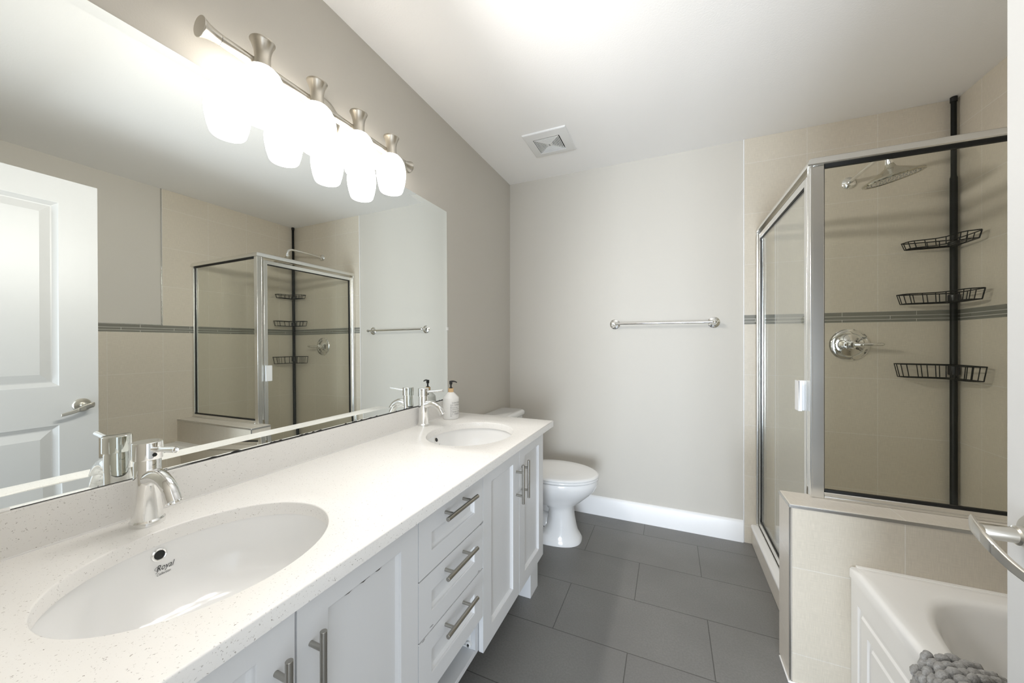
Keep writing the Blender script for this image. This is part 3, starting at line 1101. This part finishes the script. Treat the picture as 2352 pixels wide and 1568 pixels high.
# header: a rounded rail mitred round the corner
hp = [(0, ZH0 + .004), (.003, ZH0), (.044, ZH0), (.047, ZH0 + .005), (.042, ZH1 - .008), (.034, ZH1), (.016, ZH1), (.006, ZH1 - .008)]
bm = bmesh.new()
rings(bm, [[(TX - .001, hy + d, z) for d, z in hp], [(hx + d, hy + d, z) for d, z in hp], [(hx + d, TY - .001, z) for d, z in hp]])
obj('header_rail', bm, 'alu', enc, angle=40)
obj('corner_post', B((EX0, EX1 + .008, PY0, PY1, KZ + .0005, ZH0), (EX0 - .002, EX0 + .006, PY0 - .003, PY0 + .006, KZ + .0005, ZH0), (EX0, EX0 + .02, PY1, PY1 + .012, .66, ZH0)), 'alu', enc, .0015)
obj('bottom_rail', B((EX1 + .008, TX - .001, PY0, PY1, KZ + .0005, KZ + .024), (EX1 + .008, TX - .001, PY0 - .004, PY0, KZ + .0005, KZ + .010)), 'alu', enc, .0015)
obj('wall_channel', B((TX - .022, TX - .001, PY0, PY1, KZ + .024, ZH0)), 'alu', enc, .0015)
fx0, fx1, fz0, fz1 = EX1 + .008, TX - .022, KZ + .024, ZH0
pyc = (PY0 + PY1) / 2
pane = obj('fixed_pane', B((fx0 + .002, fx1 - .002, pyc - .003, pyc + .003, fz0 + .002, fz1 - .002)), 'glass', enc)
obj('pane_gasket', B((fx0, fx0 + .004, pyc - .006, pyc + .006, fz0, fz1), (fx1 - .004, fx1, pyc - .006, pyc + .006, fz0, fz1),
                     (fx0, fx1, pyc - .006, pyc + .006, fz0, fz0 + .008), (fx0, fx1, pyc - .006, pyc + .006, fz1 - .009, fz1)), 'rubber', enc)
obj('wall_jamb', B((EX0 - .004, EX1, TY - .022, TY - .001, .116, ZH0), (EX0 - .008, EX0, TY - .014, TY - .001, .116, ZH0)), 'alu', enc, .0015)
obj('threshold_rail', B((EX0 - .004, EX1 + .004, PY1 + .012, TY - .022, .1165, .128)), 'alu', enc, .0015)
# hinged door
DY0, DY1, DZ0, DZ1 = PY1 + .016, TY - .026, .136, ZH0 - .020
st = .026
sd = obj('shower_door', B((EX0, EX0 + .022, DY0, DY0 + st, DZ0, DZ1), (EX0, EX0 + .022, DY1 - st, DY1, DZ0, DZ1),
                          (EX0, EX0 + .022, DY0 + st, DY1 - st, DZ1 - st, DZ1), (EX0, EX0 + .022, DY0 + st, DY1 - st, DZ0, DZ0 + st)), 'alu', enc, .0015)
gx = EX0 + .011
obj('door_pane', B((gx - .003, gx + .003, DY0 + st + .001, DY1 - st - .001, DZ0 + st + .001, DZ1 - st - .001)), 'glass', sd)
a0, a1, b0, b1 = DY0 + st, DY1 - st, DZ0 + st, DZ1 - st
obj('door_gasket', B((gx - .005, gx + .005, a0, a0 + .004, b0, b1), (gx - .005, gx + .005, a1 - .007, a1, b0, b1),
                     (gx - .005, gx + .005, a0, a1, b0, b0 + .006), (gx - .005, gx + .005, a0, a1, b1 - .006, b1)), 'rubber', sd)
obj('door_handle', B((EX0 - .026, EX0 - .022, DY0 - .004, DY0 + .040, .945, 1.062), (EX0 - .024, EX0, DY0 + .016, DY0 + .020, .945, 1.062), (EX0 - .026, EX0 - .014, DY0 - .004, DY0, .945, 1.062)), 'handle_clear', sd, .001)
obj('hinge_rod', lathe(bmesh.new(), [(.006, DZ0), (.006, DZ1)], (EX0 - .006, DY1 + .002, 0), (0, 0, 1), 16), 'alu', sd)

# rain shower head
sh = thing('rain_shower', 'round chrome rain shower head on a bent arm from the tiled back wall', 'shower', (.905, TY, 2.085))
obj('wall_flange', lathe(bmesh.new(), [(.001, 0), (.033, 0), (.032, .006), (.024, .012), (.012, .016)], (.905, TY, 2.088), (0, -1, 0), 32), 'chrome', sh)
ax = .922
bm = bmesh.new()
tube(bm, smooth_path([(.905, TY - .01, 2.088), (.908, TY - .10, 2.092), (ax, TY - .27, 2.098), (ax, TY - .325, 2.093), (ax, TY - .348, 2.072), (ax, TY - .352, 2.052)], 7), .0098, 18)
obj('arm', bm, 'chrome', sh, angle=60)
hd = Vector((.22, .10, -1)).normalized()
ho = Vector((ax, TY - .352, 2.055))
bm = bmesh.new()
lathe(bm, [(.0125, 0), (.0125, .010), (.0155, .012), (.0155, .024), (.0125, .026)], ho, hd, 28)
obj('swivel_nut', bm, 'chrome', sh, angle=30)
bm = bmesh.new()
lathe(bm, [(.012, .022), (.017, .032), (.020, .040), (.032, .048), (.052, .058), (.076, .072), (.094, .081), (.103, .085), (.106, .090), (.104, .095), (.098, .096), (.094, .0935)], ho, hd, 56, True, False)
obj('bell', bm, 'bell', sh, angle=40)
bm = bmesh.new()
lathe(bm, [(.094, .0935), (.001, .0938)], ho, hd, 56, False, True)
obj('spray_face', bm, 'alu', sh)
bm = bmesh.new()
u_, v_, d_ = frame_from(hd)
for k in range(1, 7):
    for i in range(6 * k):
        a = 2 * PI * i / (6 * k) + k * .2
        p = ho + d_ * .0935 + (u_ * math.cos(a) + v_ * math.sin(a)) * .0145 * k
        lathe(bm, [(.0015, 0), (.0011, .002)], p, hd, 6)
obj('nozzles', bm, 'inkgrey', sh)

# shower valve
va = thing('shower_valve', 'round chrome shower valve plate with a lever on the tiled back wall', 'shower valve', (.906, TY, 1.198))
VO = (.906, TY, 1.198)
obj('escutcheon', lathe(bmesh.new(), [(.001, 0), (.0885, 0), (.0885, .003), (.086, .006), (.082, .0065), (.079, .0085), (.064, .011), (.060, .0095), (.048, .013), (.034, .021), (.030, .023)], VO, (0, -1, 0), 64), 'chrome', va, angle=25)
obj('hub', lathe(bmesh.new(), [(.029, .020), (.029, .028), (.024, .030), (.022, .048), (.024, .050), (.0235, .060), (.017, .066), (.001, .068)], VO, (0, -1, 0), 40), 'chrome', va, angle=30)
bm = bmesh.new()
p0 = Vector((.906, TY - .060, 1.198))
tube(bm, [p0, p0 + Vector((.022, -.010, 0)), p0 + Vector((.062, -.020, .001)), p0 + Vector((.105, -.024, .003)), p0 + Vector((.112, -.024, .003))], [.012, .0115, .0095, .008, .005], 18)
obj('lever', bm, 'chrome', va, angle=50)
bm = bmesh.new()
vs_, fs_ = text_pts('DELTA', .010, 0, 1.1)
add_mapped(bm, vs_, fs_, lambda v: (.889 + v.x, TY - .0112, 1.120 + v.y))
obj('maker_mark', bm, 'inkgrey', va)

# corner caddy
PX, PYc = 1.304, 2.545
ca = thing('shower_caddy', 'black tension pole corner caddy with three wire baskets in the shower', 'shower caddy', (PX, PYc, .035))
bm = bmesh.new()
lathe(bm, [(.016, .035), (.016, .045), (.0135, .05), (.0135, 2.035), (.0115, 2.04), (.0105, 2.05), (.0105, 2.425)], (PX, PYc, 0), (0, 0, 1), 24)
obj('pole', bm, 'blackmetal', ca)
obj('rubber_cap', lathe(bmesh.new(), [(.013, 2.415), (.013, 2.4395)], (PX, PYc, 0), (0, 0, 1), 20), 'rubber', ca)


def basket(zt, dep, ln):
    """boomerang-shaped wire tray: both wings run along the two tiled walls"""
    wd = .066
    uv = [(.012, .012), (.10, .004), (ln - .012, .004), (ln, .012), (ln - .008, wd - .014), (ln - .024, wd), (.105, wd + .014), (wd + .014, .105), (wd, ln - .024), (wd - .014, ln - .008), (.012, ln), (.004, ln - .012), (.004, .10)]
    top = [Vector((PX - u, PYc - v, zt)) for u, v in uv]
    c = Vector((PX - .06, PYc - .06, 0))
    def inset(p, z):
        q = Vector((p.x, p.y, 0))
        return Vector((*(q + (c - q) * .07).xy, z))
    bot = [inset(p, zt - dep) for p in top]
    bm = bmesh.new()
    r = .0021
    tube(bm, top, r * 1.25, 8, closed=True)
    tube(bm, bot, r, 8, closed=True)
    m = len(top)
    for i in range(m):
        k = max(1, round((top[(i + 1) % m] - top[i]).length / .045))
        for q in range(k):
            tube(bm, [top[i].lerp(top[(i + 1) % m], q / k), bot[i].lerp(bot[(i + 1) % m], q / k)], r * .85, 6)
    # floor wires: along each wing
    for k in range(1, 4):
        f = .004 + (wd - .004) * k / 4
        tube(bm, [(PX - ln * .95, PYc - f, zt - dep), (PX - f, PYc - f, zt - dep), (PX - f, PYc - ln * .95, zt - dep)], r * .8, 6)
    b = obj('wire_basket', bm, 'blackmetal', ca)
    bm = bmesh.new()
    lathe(bm, [(.017, zt - dep * .75 - .004), (.021, zt - dep * .75), (.021, zt - .008), (.017, zt - .004)], (PX, PYc, 0), (0, 0, 1), 20)
    obj('basket_clamp', bm, 'blackplastic', b)


basket(1.722, .034, .200)
basket(1.456, .048, .218)
basket(1.100, .066, .228)

# ------------------------------------------------------------------ bathtub
UX0, UX1, UY0, UY1, UZ = .5575, TX - .001, YF + .06, KY0 - .001, .460
tub = thing('bathtub', 'white built-in bathtub with a panelled apron against the half wall', 'bathtub', ((UX0 + UX1) / 2, (UY0 + UY1) / 2, 0))
ucx, ucy, uhx, uhy = .962, .822, .350, .683
n = 96
def sell(s, p, z, dx=0):
    r = []
    for i in range(n):
        t = 2 * PI * (i + .5) / n
        c, q = math.cos(t), math.sin(t)
        r.append((ucx + dx + (uhx - s) * math.copysign(abs(c) ** (2 / p), c), ucy + (uhy - s) * math.copysign(abs(q) ** (2 / p), q), z))
    return r
def rect_ring(ins, z):
    r = []
    for x, y, _ in sell(0, 4, 0):
        c, q = x - ucx, y - ucy
        k = min(((UX1 - ins - ucx) if c > 0 else (ucx - UX0 - ins)) / max(abs(c), 1e-9), ((UY1 - ins - ucy) if q > 0 else (ucy - UY0 - ins)) / max(abs(q), 1e-9))
        r.append([ucx + c * k, ucy + q * k, z])
    # snap the ring points nearest the corners onto them
    for X in (UX0 + ins, UX1 - ins):
        for Y in (UY0 + ins, UY1 - ins):
            j = min(range(n), key=lambda i: (r[i][0] - X) ** 2 + (r[i][1] - Y) ** 2)
            r[j] = [X, Y, z]
    return r
bm = bmesh.new()
rings(bm, [rect_ring(0, UZ - .040), rect_ring(0, UZ - .014), rect_ring(.004, UZ - .004), rect_ring(.014, UZ), rect_ring(.030, UZ - .001),
           sell(-.010, 4, UZ - .001), sell(.002, 4, UZ - .004), sell(.010, 4, UZ - .013), sell(.017, 4, UZ - .035), sell(.045, 3.8, UZ - .14), sell(.075, 3.6, UZ - .28), sell(.105, 3.4, UZ - .345), sell(.16, 3, UZ - .375), sell(.26, 2.6, UZ - .382)], False, True)
obj('tub_shell', bm, 'acrylic', tub, angle=60)
ap = [(.006, .006), (.018, .006), (.024, .0), (.062, .0), (.068, .006), (.080, .006), (.086, .001)]
obj('apron', panelled(bmesh.new(), UX0 + .004, UX0 + .03, UY0, UY1, 0, UZ - .03, [(UY0 + .05, UY1 - .046, .05, .352, ap)]), 'acrylic', tub, .001, angle=8)
bm = bmesh.new()
lathe(bm, [(.001, 0), (.032, 0), (.030, .006), (.001, .008)], (ucx, UY1 - .18, UZ - .20), (0, -1, .15), 28)
obj('overflow_plate', bm, 'chrome', tub)
obj('caulk_bead', B((UX0 + .016, UX1, UY1 - .015, UY1 + .0008, UZ - .016, UZ + .0006)), 'acrylic', tub, .0008)

# chunky bath mat hung over the tub's front rim
mt = bmesh.new()
prof = smooth_path([(.538, 0, .300), (.535, 0, .400), (.536, 0, .450), (.556, 0, .481), (.600, 0, .482), (.640, 0, .474), (.667, 0, .440), (.676, 0, .36), (.682, 0, .28)], 10)
ln = [0]
for a, b in zip(prof, prof[1:]):
    ln.append(ln[-1] + (b - a).length)
def at(s):
    for i in range(1, len(ln)):
        if s <= ln[i]:
            t = (s - ln[i - 1]) / (ln[i] - ln[i - 1])
            p = prof[i - 1].lerp(prof[i], t)
            d = (prof[i] - prof[i - 1]).normalized()
            return p, d
    return prof[-1], (prof[-1] - prof[-2]).normalized()
MY_A, MY_B = .72, 1.145
sheet_t, sheet_b = [], []
for p, d in [at(ln[-1] * k / 40) for k in range(41)]:
    nn = Vector((-d.z, 0, d.x))
    if nn.dot(p - Vector((.60, 0, .30))) < 0:
        nn = -nn
    sheet_t.append((p, nn))
rs = [[(p.x, MY_A, p.z) for p, q in sheet_t] + [(p.x + q.x * .005, MY_A, p.z + q.z * .005) for p, q in reversed(sheet_t)],
      [(p.x, MY_B, p.z) for p, q in sheet_t] + [(p.x + q.x * .005, MY_B, p.z + q.z * .005) for p, q in reversed(sheet_t)]]
rings(mt, rs)
def ball(n):
    tuft = bmesh.new()
    bmesh.ops.create_icosphere(tuft, subdivisions=n, radius=1)
    r = [v.co.copy() for v in tuft.verts], [[v.index for v in f.verts] for f in tuft.faces]
    tuft.free()
    return r
fine, coarse = ball(3), ball(2)
rnd = random.Random(4)
s = .008
row = 0
while s < ln[-1]:
    y = MY_A + (.009 if row % 2 else 0)
    while y < MY_B + .004:
        p, d = at(min(max(s + rnd.uniform(-.003, .003), 0), ln[-1]))
        nn = Vector((-d.z, 0, d.x))
        if nn.dot(p - Vector((.60, 0, .30))) < 0:
            nn = -nn
        yy = Vector((0, 1, 0))
        tw = rnd.uniform(-.2, .8)
        e1 = d * math.cos(tw) + yy * math.sin(tw)
        e2 = -d * math.sin(tw) + yy * math.cos(tw)
        lean = rnd.uniform(-.25, .35)
        c = Vector((p.x, y + rnd.uniform(-.003, .003), p.z)) + nn * (.009 + rnd.uniform(-.001, .003))
        a1, a2, a3 = rnd.uniform(.0130, .0158), rnd.uniform(.0082, .0102), rnd.uniform(.010, .013)
        ph = rnd.uniform(0, 6)
        tv, tf = fine if y > .93 else coarse
        def fuzz(v):
            k = 1 + rnd.uniform(-.05, .07) + .05 * math.sin(14 * v.y + ph) + .04 * math.sin(9 * v.x + 2 * ph)
            return c + e1 * (v.x * a1 * k + v.z * lean * .012) + e2 * v.y * a2 * k + nn * v.z * a3 * k
        add_mapped(mt, tv, tf, fuzz)
        y += .0185
    s += .0175
    row += 1
bath = thing('bath_mat', 'grey chunky chenille bath mat hung over the tub rim', 'bath mat', (.6, .93, .47))
obj('tufted_pile', mt, 'mat', bath, angle=80)
